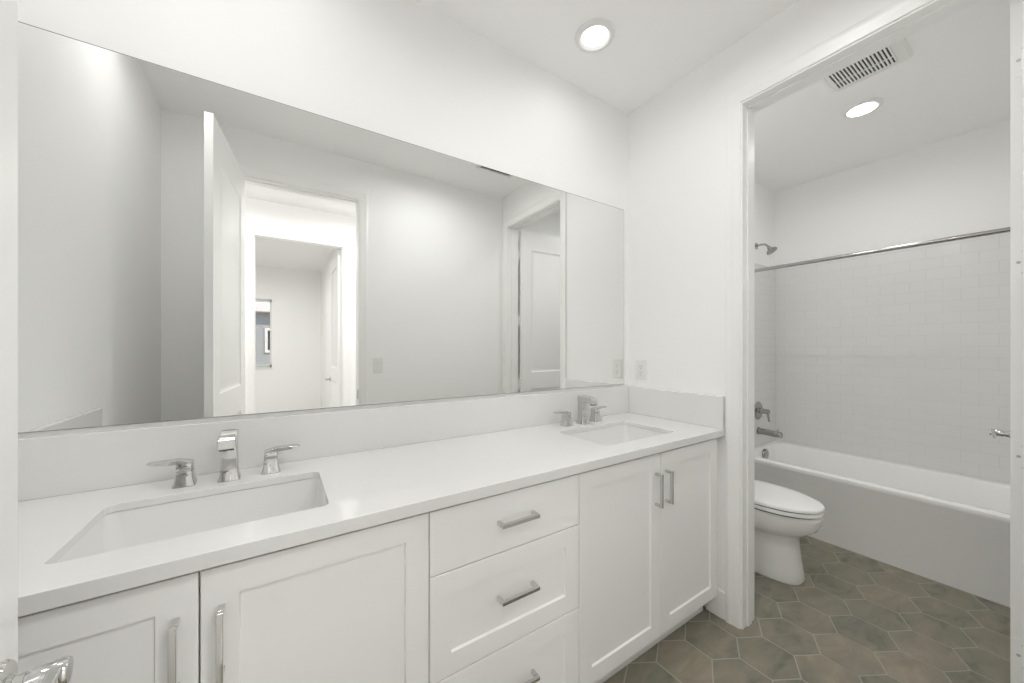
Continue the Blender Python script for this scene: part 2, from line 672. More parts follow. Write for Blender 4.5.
# ------------------------------------------------------------------ doors
def panel_door_bm(w, h, t, panels, stile):
    """slab x 0..w, y 0..t, moulded raised panels on both faces; panels = list of (z0, z1)"""
    b = bmn()
    for y, sg in ((0.0, 1), (t, -1)):
        zs = [0.0]
        for z0, z1 in panels:
            zs += [z0, z1]
        zs.append(h)
        xs = [0.0, stile, w - stile, w]
        for iz in range(len(zs) - 1):
            for ix in range(3):
                if ix == 1 and iz % 2 == 1:
                    continue
                b.faces.new([b.verts.new(p) for p in ((xs[ix], y, zs[iz]), (xs[ix + 1], y, zs[iz]), (xs[ix + 1], y, zs[iz + 1]), (xs[ix], y, zs[iz + 1]))])
        for z0, z1 in panels:
            loops = []
            for inset, dep in ((0, 0), (0.004, 0.004), (0.012, 0.008), (0.020, 0.009), (0.030, 0.009), (0.052, 0.003)):
                xa, xb, za, zb = stile + inset, w - stile - inset, z0 + inset, z1 - inset
                yy = y + sg * dep
                loops.append([(xa, yy, za), (xb, yy, za), (xb, yy, zb), (xa, yy, zb)])
            loft(b, loops, cap0=False)
    for a, c in (((0, 0, 0), (0, t, h)), ((w, 0, 0), (w, t, h))):
        b.faces.new([b.verts.new(p) for p in ((a[0], 0, 0), (a[0], t, 0), (a[0], t, h), (a[0], 0, h))])
    for z in (0, h):
        b.faces.new([b.verts.new(p) for p in ((0, 0, z), (w, 0, z), (w, t, z), (0, t, z))])
    bmesh.ops.remove_doubles(b, verts=b.verts[:], dist=1e-5)
    return b


def lever_set(parent, x, z, y_face, sgn, toward, p=0.048):
    """rose, neck and flat lever on one face; the lever points along toward (+1 / -1 in x)"""
    e = bpy.data.objects.new('lever_handle', None)
    C.objects.link(e)
    e.parent = parent
    e['label'] = 'chrome lever handle'
    b = bmn()
    lathe(b, (x, y_face, z), [(0.032, 0), (0.032, sgn * 0.006), (0.030, sgn * 0.009), (0.016, sgn * 0.010), (0.0145, sgn * 0.014)], 'y', 36)
    link('rose', b, M['chrome'], e)
    b = bmn()
    lathe(b, (x, y_face, z), [(0.0135, sgn * 0.013), (0.0135, sgn * 0.022), (0.0115, sgn * 0.0225), (0.0115, sgn * 0.026), (0.0142, sgn * 0.0265), (0.0142, sgn * (p + 0.012)), (0.0130, sgn * (p + 0.014))], 'y', 36)
    link('neck', b, M['chrome'], e)
    b = bmn()
    L = []
    for k, (dx, hh, th, yo) in enumerate(((-0.0135, 0.0115, 0.012, p + 0.005), (0.0, 0.0122, 0.013, p + 0.005), (0.03, 0.0120, 0.012, p + 0.004), (0.075, 0.0105, 0.010, p + 0.001), (0.112, 0.0095, 0.008, p - 0.002))):
        xx = x + toward * dx
        yc = y_face + sgn * yo
        L.append([(xx, yc - th / 2, z - hh), (xx, yc + th / 2, z - hh), (xx, yc + th / 2, z + hh), (xx, yc - th / 2, z + hh)])
    loft(b, L)
    link('lever', b, M['chrome'], e, bevel=0.003)
    return e


def hinge_leafs(parent, edge_x, z):
    """leaf let into the hinge edge (x = edge_x, slab y 0..0.035), screws and knuckle on the y = 0 side"""
    b = bmn()
    hh = 0.051
    box(b, edge_x - 0.0018, edge_x + 0.001, -0.002, 0.0285, z - hh, z + hh)
    box(b, edge_x - 0.016, edge_x - 0.0018, -0.002, 0.001, z - hh, z + hh)
    lathe(b, (edge_x - 0.008, -0.004, z - hh), [(0.0065, 0), (0.0065, 2 * hh)], 'z', 14)
    o = link('hinge', b, M['trim'], parent, bevel=0.0006)
    for dz in (-0.034, 0.0, 0.034):
        b = bmn()
        yy = 0.010 if dz else 0.020
        lathe(b, (edge_x - 0.0018, yy, z + dz), [(0.0046, 0.0002), (0.0043, -0.0008), (0.0024, -0.0010), (0.0010, -0.0002)], 'x', 12)
        link('screw', b, M['caulk'], o)
    return o


# entry door: pin at the left jamb, standing open into the bathroom
d1 = thing('door_1', 'white panelled entry door standing open beside the left wall, seen edge-on in the mirror', 'door', (SJ0 + 0.001, YS + 0.004, 0.012), math.radians(96.1), kind='structure')
DH = 2.420
# local x runs from the pin to the latch edge; local -y faces the camera side
b = panel_door_bm(0.713, DH, 0.035, [(0.24, 0.90), (1.06, 2.24)], 0.115)
o = link('door_slab', b, M['door'], d1, angle=20)
o.location = (0.003, -0.035, 0)
lever_set(d1, 0.713 - 0.060, 0.917, -0.035, -1, -1, 0.040)
lever_set(d1, 0.713 - 0.060, 0.926, 0.0, 1, -1)
b = bmn()
box(b, 0.7155, 0.7170, -0.030, -0.005, 0.895, 0.955)
box(b, 0.716, 0.726, -0.024, -0.011, 0.915, 0.937)
o = link('latch_plate', b, M['satin'], d1, bevel=0.0008)
for hz in (0.25, 0.90, 1.55, 2.20):
    b = bmn()
    lathe(b, (0.001, 0.002, hz - 0.05), [(0.0055, 0), (0.0055, 0.10)], 'z', 14)
    box(b, 0.001, 0.003, -0.030, 0.0, hz - 0.05, hz + 0.05)
    link('hinge', b, M['trim'], d1, bevel=0.0005)

# tub room door: pin at the right jamb, open 90 degrees into the tub room
d2 = thing('door_2', 'white panelled tub room door standing open at the right of its doorway', 'door', (E2 + 0.018, TJ1, 0.012), math.radians(2.0), kind='structure')
b = panel_door_bm(0.711, DH, 0.035, [(0.24, 0.90), (1.06, 2.24)], 0.110)
o = link('door_slab', b, M['door'], d2, angle=20)
o.location = (0.003, 0.0, 0)
lever_set(d2, 0.711 - 0.060, 0.930, 0.035, 1, -1)
lever_set(d2, 0.711 - 0.060, 0.930, 0.0, -1, -1)
for hz in (0.335, 0.955, 1.560, 2.190):
    hinge_leafs(d2, 0.003, hz)

# bedroom door: hinged at the right jamb of the far doorway, open into the bedroom
d3 = thing('door_3', 'white bedroom door standing open beyond the hall, seen small in the mirror', 'door', (HJ1 - 0.001, HY2 - 0.006, 0.012), -PI / 2, kind='structure')
b = panel_door_bm(0.765, HZ_ - 0.018, 0.035, [(0.24, 0.90), (1.06, 2.22)], 0.115)
o = link('door_slab', b, M['door'], d3, angle=20)
o.location = (0.003, -0.035, 0)
lever_set(d3, 0.765 - 0.060, 0.900, 0.0, 1, -1)
lever_set(d3, 0.765 - 0.060, 0.900, -0.035, -1, -1)
for hz in (0.335, 0.955, 1.560, 2.190):
    b = bmn()
    lathe(b, (0.001, 0.003, hz - 0.05), [(0.0055, 0), (0.0055, 0.10)], 'z', 14)
    box(b, 0.0015, 0.003, -0.029, 0.0, hz - 0.05, hz + 0.05)
    link('hinge', b, M['trim'], d3)

# bedroom window
w1 = thing('window_1', 'small bedroom window far behind the two doorways in the mirror', 'window', (0, 0, 0), kind='structure')
b = bmn()
fw = 0.045
for (x0, x1, z0, z1) in ((WX0, WX0 + fw, WZ0, WZ1), (WX1 - fw + 0.02, WX1, WZ0, WZ1), (WX0, WX1, WZ0, WZ0 + fw), (WX0, WX1, WZ1 - fw, WZ1)):
    box(b, x0, x1, BY - 0.11, BY - 0.06, z0, z1)
link('window_frame', b, M['plastic'], w1, bevel=0.003)
b = bmn()
box(b, (WX0 + WX1) / 2 - 0.02, (WX0 + WX1) / 2 + 0.02, BY - 0.105, BY - 0.065, WZ0 + fw, WZ1 - fw)
link('meeting_rail', b, M['plastic'], w1, bevel=0.003)
b = bmn()
box(b, WX0 + fw, WX1 - 0.025, BY - 0.088, BY - 0.084, WZ0 + fw, WZ1 - fw)
link('window_pane', b, M['glass'], w1)
b = bmn()
box(b, WX0 - 0.0, WX1 + 0.0, BY - 0.06, BY + 0.02, WZ0 - 0.02, WZ0)
link('window_sill', b, M['trim'], w1, bevel=0.003)

# the neighbouring house the window looks out on
b = bmn()
box(b, -9, 4, -16, BY - 0.16, -0.30, -0.06)
struct('ground_outside', b, M['ground'], 'pale ground outside the bedroom window', 'ground', smooth=False)
nh = thing('neighbouring_house', 'blue-grey house wall with cream eaves, seen through the small far window', 'house', (-0.4, -10.6, -0.1))
b = bmn()
box(b, -3.6, 3.2, -3.0, 0, 0, 2.42)
link('house_wall', b, M['stucco'], nh, bevel=0.01)
b = bmn()
prism(b, [(0.35, 2.38), (0.35, 2.62), (-1.5, 3.60), (-3.35, 2.62), (-3.35, 2.38)], 'x', -3.9, 3.5)
link('roof', b, M['fascia'], nh, bevel=0.01)
b = bmn()
for (x0, x1, z0, z1) in ((0.06, 0.13, 1.28, 1.96), (0.83, 0.90, 1.28, 1.96), (0.13, 0.83, 1.28, 1.35), (0.13, 0.83, 1.89, 1.96)):
    box(b, x0, x1, 0, 0.05, z0, z1)
o = link('house_window', b, M['fascia'], nh)
b = bmn()
box(b, 0.13, 0.83, 0.0, 0.015, 1.35, 1.89)
link('house_pane', b, M['glass'], o)


# ------------------------------------------------------------------ vanity
YF = -0.555          # cabinet door faces
TH = 0.019
YB = YF + TH         # carcass front
CT, CB, CS = 0.915, 0.883, 0.895
DZ0, DZ1 = 0.117, 0.872


def shaker_bm(x0, x1, z0, z1, rail=0.060, rec=0.007):
    b = bmn()

    def R(i, y):
        return [(x0 + i, y, z0 + i), (x1 - i, y, z0 + i), (x1 - i, y, z1 - i), (x0 + i, y, z1 - i)]
    loft(b, [R(0, YB), R(0, YF + 0.0015), R(0.0015, YF), R(rail, YF), R(rail + 0.0025, YF + rec), ], True, True)
    return b


def slab_front_bm(x0, x1, z0, z1):
    b = bmn()

    def R(i, y):
        return [(x0 + i, y, z0 + i), (x1 - i, y, z0 + i), (x1 - i, y, z1 - i), (x0 + i, y, z1 - i)]
    loft(b, [R(0, YB), R(0, YF + 0.0015), R(0.0015, YF)])
    return b


def bar_pull(parent, x, z, vertical, ln=0.134):
    b = bmn()
    s, proj, h = 0.0055, 0.034, ln / 2
    if vertical:
        box(b, x - s, x + s, YF - proj, YF - proj + 2 * s, z - h, z + h)
        for q in (-1, 1):
            zc = z + q * (h - s)
            box(b, x - s, x + s, YF - proj + 2 * s, YF + 0.0005, zc - s, zc + s)
    else:
        box(b, x - h, x + h, YF - proj, YF - proj + 2 * s, z - s, z + s)
        for q in (-1, 1):
            xc = x + q * (h - s)
            box(b, xc - s, xc + s, YF - proj + 2 * s, YF + 0.0005, z - s, z + s)
    o = link('bar_pull', b, M['chrome'], parent, bevel=0.0012)
    o['label'] = 'square chrome bar pull'
    return o


def cabinet_body(parent, x0, x1, open_top=True):
    b = bmn()
    t = 0.018
    box(b, x0, x0 + t, YB + 0.002, -0.004, 0.10, CB - 0.002)
    box(b, x1 - t, x1, YB + 0.002, -0.004, 0.10, CB - 0.002)
    box(b, x0 + t, x1 - t, YB + 0.002, -0.004, 0.10, 0.118)
    box(b, x0 + t, x1 - t, -0.016, -0.004, 0.118, CB - 0.002)
    # face frame
    box(b, x0 + t, x1 - t, YB + 0.002, YB + 0.021, CB - 0.040, CB - 0.002)
    link('carcass', b, M['cabinet'], parent)
    b = bmn()
    box(b, x0, x1, -0.482, -0.466, 0.0, 0.10)
    link('toe_kick', b, M['cabinet'], parent)


G = 0.0016
XA, XB_, XC, XD, XE_, XF_ = XL + 0.004, -0.130, 0.331, 0.8655, 1.3220, 1.766
v1 = thing('vanity_cabinet', 'white two-door shaker vanity cabinet under the left sink', 'cabinet', group='white shaker vanity units')
cabinet_body(v1, XA - 0.003, XC)
v2 = thing('drawer_cabinet', 'white three-drawer vanity unit between the two sinks', 'cabinet', group='white shaker vanity units')
cabinet_body(v2, XC, XD)
v3 = thing('vanity_cabinet', 'white two-door shaker vanity cabinet under the right sink', 'cabinet', group='white shaker vanity units')
cabinet_body(v3, XD, XF_ + 0.002)
b = bmn()
box(b, XF_ + 0.002, E - 0.001, YB + 0.002, YB + 0.022, 0.10, CB - 0.002)
link('filler_strip', b, M['cabinet'], v3)

for par, x0, x1, hx in ((v1, XA + 0.004, XB_, -0.163), (v1, XB_, XC, -0.096), (v3, XD, XE_, 1.287), (v3, XE_, XF_, 1.355)):
    dr = link('cabinet_door', shaker_bm(x0 + G, x1 - G, DZ0, DZ1), M['cabinet'], par, angle=15)
    bar_pull(dr, hx, 0.731, True)
for k, (z0, z1, hz) in enumerate(((0.7005, DZ1, 0.788), (0.4150, 0.6975, 0.566), (DZ0, 0.4120, 0.290))):
    x0, x1 = XC + G, XD - G
    bmx = slab_front_bm(x0, x1, z0, z1) if k == 0 else shaker_bm(x0, x1, z0, z1)
    dr = link('drawer', bmx, M['cabinet'], v2, angle=15)
    bar_pull(dr, 0.604, hz + 0.003, False)
    b = bmn()
    box(b, XC + 0.03, XD - 0.03, YB + 0.001, -0.06, z0 + 0.012, z0 + 0.022)
    for xx in (XC + 0.03, XD - 0.042):
        box(b, xx, xx + 0.012, YB + 0.001, -0.06, z0 + 0.022, z1 - 0.05)
    box(b, XC + 0.042, XD - 0.042, -0.072, -0.06, z0 + 0.022, z1 - 0.05)
    link('drawer_box', b, M['cabinet_inside'], dr)

# worktop with two sink cut-outs
SINKS = [(-0.127, -0.320), (1.322, -0.324)]
SW, SDP, SR = 0.463, 0.296, 0.020
YC = -0.574
ct = thing('countertop', 'long white quartz countertop with upstands over the vanity cabinets', 'countertop')


def slab_with_holes(outer, holes, z0, z1):
    b = bmn()
    rings = []
    for L in [outer] + holes:
        t = [b.verts.new((p[0], p[1], z1)) for p in L]
        d = [b.verts.new((p[0], p[1], z0)) for p in L]
        rings.append((t, d))
    for which in (0, 1):
        edges = []
        for r in rings:
            vs = r[which]
            edges += [b.edges.new((vs[i], vs[(i + 1) % len(vs)])) for i in range(len(vs))]
        bmesh.ops.triangle_fill(b, use_beauty=True, use_dissolve=False, edges=edges)
    for k, (t, d) in enumerate(rings):
        n = len(t)
        for i in range(n):
            if k == 0 and i == 0:
                continue
            b.faces.new((t[i], t[(i + 1) % n], d[(i + 1) % n], d[i]))
    # built-up front edge, turned down from the slab in one piece
    t, d = rings[0]
    yf, ye = outer[0][1], outer[0][1] + 0.022
    for q in (0, 1):
        d[q].co.y = ye
    f0, f1 = [b.verts.new((outer[q][0], yf, CB)) for q in (0, 1)]
    g0, g1 = [b.verts.new((outer[q][0], ye, CB)) for q in (0, 1)]
    b.faces.new((t[0], t[1], f1, f0))
    b.faces.new((f0, f1, g1, g0))
    b.faces.new((g0, g1, d[1], d[0]))
    b.faces.new((t[0], f0, g0, d[0]))
    b.faces.new((t[1], d[1], g1, f1))
    return b


outer = [(XL + 0.001, YC), (E - 0.001, YC), (E - 0.001, -0.001), (XL + 0.001, -0.001)]
holes = [[(p[0], p[1]) for p in rrect(cx, cy, SW, SDP, SR, 0, 6)] for cx, cy in SINKS]
b = slab_with_holes(outer, holes, CS, CT)
link('slab', b, M['quartz'], ct, bevel=0.002)
b = bmn()
box(b, XL + 0.001, E - 0.001, -0.020, -0.001, CT + 0.0003, 1.073)
link('backsplash', b, M['quartz'], ct, bevel=0.0015)
for xx in (XL + 0.001, E - 0.021):
    b = bmn()
    box(b, xx, xx + 0.020, YC + 0.002, -0.0205, CT + 0.0003, 1.073)
    link('side_splash', b, M['quartz'], ct, bevel=0.0015)


# undermount sinks
def make_sink(cx, cy, label):
    t = thing('undermount_sink', label, 'sink', (cx, cy, 0), group='rectangular undermount sinks')
    b = bmn()
    zt = CS - 0.001
    w, d = SW + 0.006, SDP + 0.006
    inner = []
    for dz, shr, r in ((0.0, 0.0, 0.022), (0.012, 0.004, 0.026), (0.060, 0.014, 0.038), (0.105, 0.026, 0.042), (0.122, 0.044, 0.046), (0.130, 0.074, 0.050), (0.134, 0.14, 0.05)):
        inner.append(rrect(0, 0, w - shr, d - shr, r, zt - dz, 6))
    inner.append(rrect(0, 0, 0.05, 0.05, 0.0245, zt - 0.139, 6))
    outer = []
    for dz, gr, r in ((0.150, -0.10, 0.05), (0.132, -0.008, 0.05), (0.012, 0.020, 0.04), (0.012, 0.036, 0.04), (0.0, 0.036, 0.04)):
        outer.append(rrect(0, 0, w + gr, d + gr, r, zt - dz, 6))
    loft(b, outer + inner)
    link('basin', b, M['basin'], t, angle=50)
    b = bmn()
    lathe(b, (0, 0, zt - 0.1388), [(0.031, 0), (0.031, 0.002), (0.029, 0.003), (0.022, 0.0012), (0.021, 0.0), (0.020, 0.004), (0.012, 0.006)], 'z', 32)
    o = link('drain', b, M['chrome'], t)
    o['label'] = 'round chrome drain'
    return t


make_sink(*SINKS[0], 'rectangular white undermount sink at the left end of the countertop')
make_sink(*SINKS[1], 'rectangular white undermount sink at the right end of the countertop')


# widespread faucets
def sq(h, z, r=0.004, cx=0, cy=0):
    return rrect(cx, cy, 2 * h, 2 * h, min(r, h * 0.9), z, 3)


def make_faucet(cx, cy, label):
    t = thing('widespread_faucet', label, 'faucet', (cx, cy, CT), group='chrome widespread faucets')
    b = bmn()
    loft(b, [sq(0.0265, 0.0004, 0.006), sq(0.0262, 0.004, 0.006), sq(0.0225, 0.016, 0.005), sq(0.0205, 0.034, 0.004), sq(0.0195, 0.060, 0.004), sq(0.0190, 0.112, 0.004)])
    s = link('spout', b, M['chrome'], t, angle=40)
    b = bmn()
    # arm: side profile (y, z), pulled out along x
    prof = [(0.0195, 0.1115), (0.0195, 0.141), (0.0165, 0.1455), (-0.020, 0.1460), (-0.076, 0.1390), (-0.084, 0.1330), (-0.0900, 0.1080), (-0.082, 0.1060), (-0.050, 0.1150), (-0.0195, 0.1115)]
    prism(b, prof, 'x', -0.0205, 0.0205)
    link('spout_arm', b, M['chrome'], s, bevel=0.003, angle=30)
    b = bmn()
    box(b, -0.0165, 0.0165, -0.086, -0.070, 0.1040, 0.1085)
    link('aerator', b, M['dark'], s)
    for sx in (-1, 1):
        b = bmn()
        hx, hy = sx * 0.102, 0.010
        loft(b, [sq(0.0250, 0.0004, 0.006, hx, hy), sq(0.0247, 0.004, 0.006, hx, hy), sq(0.0215, 0.014, 0.005, hx, hy), sq(0.0190, 0.030, 0.004, hx, hy), sq(0.0182, 0.0435, 0.004, hx, hy),
                 sq(0.0165, 0.0440, 0.004, hx, hy), sq(0.0165, 0.0462, 0.004, hx, hy), sq(0.0182, 0.0467, 0.004, hx, hy), sq(0.0180, 0.060, 0.004, hx, hy), sq(0.0172, 0.064, 0.004, hx, hy)])
        h = link('handle', b, M['chrome'], t, angle=40)
        b = bmn()
        L = []
        for dx, hw, z0, z1 in ((-0.0178, 0.0165, 0.0640, 0.06655), (0.012, 0.0165, 0.0630, 0.0750), (0.040, 0.0140, 0.0640, 0.0750), (0.068, 0.0115, 0.0660, 0.0750), (0.077, 0.0100, 0.0680, 0.0745)):
            xx = hx + sx * dx
            L.append([(xx, hy - hw, z0), (xx, hy + hw, z0), (xx, hy + hw, z1), (xx, hy - hw, z1)])
        loft(b, L)
        link('lever', b, M['chrome'], h, bevel=0.0015)
    return t


make_faucet(-0.124, -0.108, 'three-piece chrome faucet behind the left sink')
make_faucet(1.319, -0.102, 'three-piece chrome faucet behind the right sink')

# mirror
mr = thing('wall_mirror', 'wide frameless wall mirror above the vanity backsplash', 'mirror')
b = bmn()
box(b, XL + 0.012, 1.752, -0.0065, -0.0008, 1.0885, 2.140)
link('mirror_glass', b, M['mirror'], mr, smooth=False)
b = bmn()
box(b, XL + 0.012, 1.752, -0.0080, -0.0005, 1.0862, 1.0884)
o = link('bottom_channel', b, M['edge'], mr, bevel=0.0004)
o['label'] = 'thin grey metal channel along the bottom edge'
b = bmn()
box(b, XL + 0.012, 1.752, -0.0062, -0.0005, 2.1402, 2.1425)
box(b, 1.7522, 1.7540, -0.0062, -0.0005, 1.0885, 2.1425)
link('mirror_edge', b, M['edge'], mr)

# wall plates
ou = thing('wall_outlet', 'white duplex outlet on the side wall above the right end of the countertop', 'outlet', (E, -0.096, 1.176))
b = bmn()
box(b, -0.0055, -0.0003, -0.036, 0.036, -0.058, 0.058)
link('cover_plate', b, M['plastic'], ou, bevel=0.0025)
b = bmn()
box(b, -0.0068, -0.005, -0.0165, 0.0165, -0.034, 0.034)
rc = link('receptacle', b, M['plastic'], ou, bevel=0.001)
b = bmn()
for z in (-0.018, 0.018):
    for y, hh in ((-0.0062, 0.0042), (0.0062, 0.0034)):
        box(b, -0.0072, -0.0062, y - 0.0009, y + 0.0009, z + 0.003 - hh, z + 0.003 + hh)
    lathe(b, (-0.0062, 0, z - 0.0085), [(0.0024, 0), (0.0024, -0.001)], 'x', 12)
link('slots', b, M['dark'], rc)
sw = thing('light_switch', 'white wall switch beside the entry doorway, seen in the mirror', 'switch', (0.652, YS, 1.170))
b = bmn()
box(b, -0.036, 0.036, 0.0003, 0.0055, -0.058, 0.058)
link('cover_plate', b, M['plastic'], sw, bevel=0.0025)
b = bmn()
box(b, -0.0165, 0.0165, 0.005, 0.0068, -0.034, 0.034)
prism(b, [(0.0062, -0.032), (0.0062, 0.032), (0.0105, 0.030), (0.0075, 0.0)], 'x', -0.014, 0.014)
link('rocker', b, M['plastic'], sw, bevel=0.0008)


# ------------------------------------------------------------------ ceiling fittings
def downlight(x, y, label):  # also gives the added fill lights their fitting
    t = thing('downlight_or_fill', label, 'ceiling light', (x, y, CEIL))
    b = bmn()
    lathe(b, (0, 0, 0), [(0.0585, -0.0012), (0.066, -0.0130), (0.074, -0.0140), (0.087, -0.0085), (0.0915, -0.0003)], 'z', 48, cap0=False, cap1=False)
    link('trim_ring', b, M['plastic'], t, angle=60)
    b = bmn()
    lathe(b, (0, 0, 0), [(0.0600, -0.0004), (0.0600, -0.0016), (0.050, -0.0022), (0.001, -0.0024)], 'z', 48)
    o = link('diffuser', b, M['lamp'], t, angle=60)
    o['label'] = 'glowing round diffuser'
    return t


downlight(*CANS_AND_FILL[0], 'round recessed downlight in the ceiling above the right sink')
downlight(*CANS_AND_FILL[1], 'round recessed downlight in the ceiling above the left sink')
downlight(*CANS_AND_FILL[2], 'added round fill light in the ceiling between the left wall and the open entry door')
downlight(*CANS_AND_FILL[3], 'added round fill light in the ceiling in front of the tub room doorway')
downlight(*WC_FILL, 'added round fill light in the tub room ceiling above the toilet')
downlight(*TUB_CAN, 'round recessed downlight in the tub room ceiling beside the fan grille')

fan = thing('exhaust_fan', 'white square exhaust fan grille in the tub room ceiling', 'exhaust fan', (2.466, -0.909, CEIL))
b = bmn()
loft(b, [rrect(0, 0, 0.300, 0.300, 0.020, -0.0003), rrect(0, 0, 0.300, 0.300, 0.020, -0.006), rrect(0, 0, 0.280, 0.280, 0.018, -0.014), rrect(0, 0, 0.250, 0.250, 0.012, -0.017)])
fc = link('fan_cover', b, M['plastic'], fan, angle=25)
b = bmn()
gx0, gx1, gy0, gy1 = -0.070, 0.102, -0.100, 0.122
box(b, gx0, gx1, gy0, gy1, -0.0178, -0.0168)
link('grille_opening', b, M['dark'], fan)
b = bmn()
n = 17
for i in range(n):
    y = gy0 + (gy1 - gy0) * i / (n - 1)
    box(b, gx0, gx1, y - 0.0036, y + 0.0036, -0.0215, -0.0170)
for x in (gx0, gx0 + 0.110, gx1):
    box(b, x - 0.003, x + 0.003, gy0 - 0.0036, gy1 + 0.0036, -0.0212, -0.0170)
link('grille_bars', b, M['plastic'], fan, bevel=0.0006)

reg = thing('ceiling_register', 'white ceiling air register, just visible at the top edge of the mirror', 'air vent', (1.47, -1.01, CEIL))
b = bmn()
for (x0, x1, y0, y1) in ((-0.16, 0.16, 0.065, 0.09), (-0.16, 0.16, -0.09, -0.065), (-0.16, -0.135, -0.065, 0.065), (0.135, 0.16, -0.065, 0.065)):
    box(b, x0, x1, y0, y1, -0.008, -0.0003)
link('register_frame', b, M['plastic'], reg, bevel=0.002)
b = bmn()
box(b, -0.134, 0.134, -0.064, 0.064, -0.0012, -0.0004)
link('duct_opening', b, M['dark'], reg)
b = bmn()
for i in range(6):
    y = -0.052 + i * 0.021
    prism(b, [(y - 0.006, -0.0015), (y - 0.005, -0.0015), (y + 0.006, -0.010), (y + 0.005, -0.010)], 'x', -0.134, 0.134)
link('louvers', b, M['plastic'], reg)

# ------------------------------------------------------------------ toilet
TX = 2.446
tl = thing('toilet', 'white elongated toilet standing beside the bathtub with its lid down', 'toilet', (TX, -0.010, 0))


def egg(yf, yb, hw, z, n=48, p=2.15, wid=0.56):
    """egg loop: yf front (most negative), yb back; widest at fraction wid from the front"""
    ym = yf + (yb - yf) * wid
    out = []
    for i in range(n):
        a = 2 * PI * i / n
        c, s = math.cos(a), math.sin(a)
        e = 2.0 / p
        u = math.copysign(abs(c) ** e, c)
        v = math.copysign(abs(s) ** e, s)
        y = ym + v * ((yb - ym) if v > 0 else (ym - yf))
        out.append((hw * u, y, z))
    return out


b = bmn()
loft(b, [egg(-0.658, -0.10, 0.117, 0.0, p=3.2), egg(-0.660, -0.10, 0.118, 0.008, p=3.2), egg(-0.652, -0.10, 0.115, 0.045, p=3.2), egg(-0.643, -0.10, 0.114, 0.11, p=3.1), egg(-0.636, -0.10, 0.115, 0.18, p=3.0),
         egg(-0.632, -0.10, 0.121, 0.246, p=2.8), egg(-0.645, -0.09, 0.140, 0.258, p=2.6), egg(-0.682, -0.07, 0.164, 0.276, p=2.35), egg(-0.718, -0.05, 0.181, 0.304, p=2.2), egg(-0.735, -0.04, 0.187, 0.338),
         egg(-0.742, -0.03, 0.190, 0.370), egg(-0.743, -0.03, 0.190, 0.385), egg(-0.735, -0.03, 0.184, 0.392)])
link('bowl', b, M['porcelain'], tl, angle=60)
b = bmn()
loft(b, [egg(-0.738, -0.225, 0.186, 0.3985), egg(-0.745, -0.222, 0.190, 0.4005), egg(-0.747, -0.222, 0.191, 0.413), egg(-0.742, -0.223, 0.188, 0.4175)])
link('seat', b, M['porcelain'], tl, angle=60)
b = bmn()
loft(b, [egg(-0.732, -0.235, 0.180, 0.3918), egg(-0.732, -0.235, 0.180, 0.3990)])  # dark body painting the shade between bowl and seat
link('seat_gap_shade', b, M['seat_gap'], tl)
b = bmn()
loft(b, [egg(-0.730, -0.235, 0.179, 0.4173), egg(-0.730, -0.235, 0.179, 0.4245)])  # dark body painting the shade between seat and lid
link('lid_gap_shade', b, M['seat_gap'], tl)
b = bmn()
loft(b, [egg(-0.739, -0.218, 0.186, 0.4240), egg(-0.747, -0.215, 0.191, 0.4262), egg(-0.748, -0.215, 0.191, 0.436), egg(-0.741, -0.218, 0.187, 0.4425), egg(-0.712, -0.235, 0.166, 0.4480), egg(-0.62, -0.29, 0.10, 0.4515), egg(-0.53, -0.36, 0.03, 0.4520)])
link('lid', b, M['porcelain'], tl, angle=60)
for sx in (-0.075, 0.075):
    b = bmn()
    lathe(b, (sx - 0.02, -0.210, 0.424), [(0.011, 0), (0.011, 0.04)], 'x', 16)
    link('lid_hinge', b, M['porcelain'], tl, bevel=0.001)
b = bmn()
loft(b, [rrect(0, -0.105, 0.40, 0.165, 0.03, 0.392), rrect(0, -0.107, 0.415, 0.175, 0.03, 0.45), rrect(0, -0.109, 0.43, 0.185, 0.03, 0.74), rrect(0, -0.109, 0.43, 0.185, 0.03, 0.752)])
link('tank', b, M['porcelain'], tl, angle=40)
b = bmn()
loft(b, [rrect(0, -0.110, 0.435, 0.192, 0.032, 0.7525), rrect(0, -0.110, 0.448, 0.202, 0.035, 0.758), rrect(0, -0.110, 0.448, 0.202, 0.035, 0.776), rrect(0, -0.110, 0.438, 0.192, 0.032, 0.783)])
link('tank_lid', b, M['porcelain'], tl, angle=40)
b = bmn()
lathe(b, (-0.15, -0.2025, 0.70), [(0.013, 0), (0.013, -0.010), (0.008, -0.014)], 'y', 20)
tube(b, [(-0.155, -0.214, 0.70), (-0.11, -0.216, 0.697), (-0.075, -0.216, 0.690)], [0.006, 0.0055, 0.0045])
link('flush_lever', b, M['chrome'], tl)

# ------------------------------------------------------------------ bathtub
TBX = 3.080
tb = thing('bathtub', 'white alcove bathtub with a flat apron along the tub room wall', 'bathtub')
b = bmn()
xa, xb, ya, yb = TBX, XF - 0.011, YT + 0.001, -0.011
cx, cy, w, d = (xa + xb) / 2, (ya + yb) / 2, xb - xa, yb - ya
RZ = 0.454
icx, iw = (3.160 + 3.775) / 2, 3.775 - 3.160
icy, id_ = (-0.085 - 1.455) / 2, 1.455 - 0.085


def rr(z, sx0, sx1, sy0, sy1, r):
    return rrect((sx0 + sx1) / 2, (sy0 + sy1) / 2, sx1 - sx0, sy1 - sy0, r, z, 8)


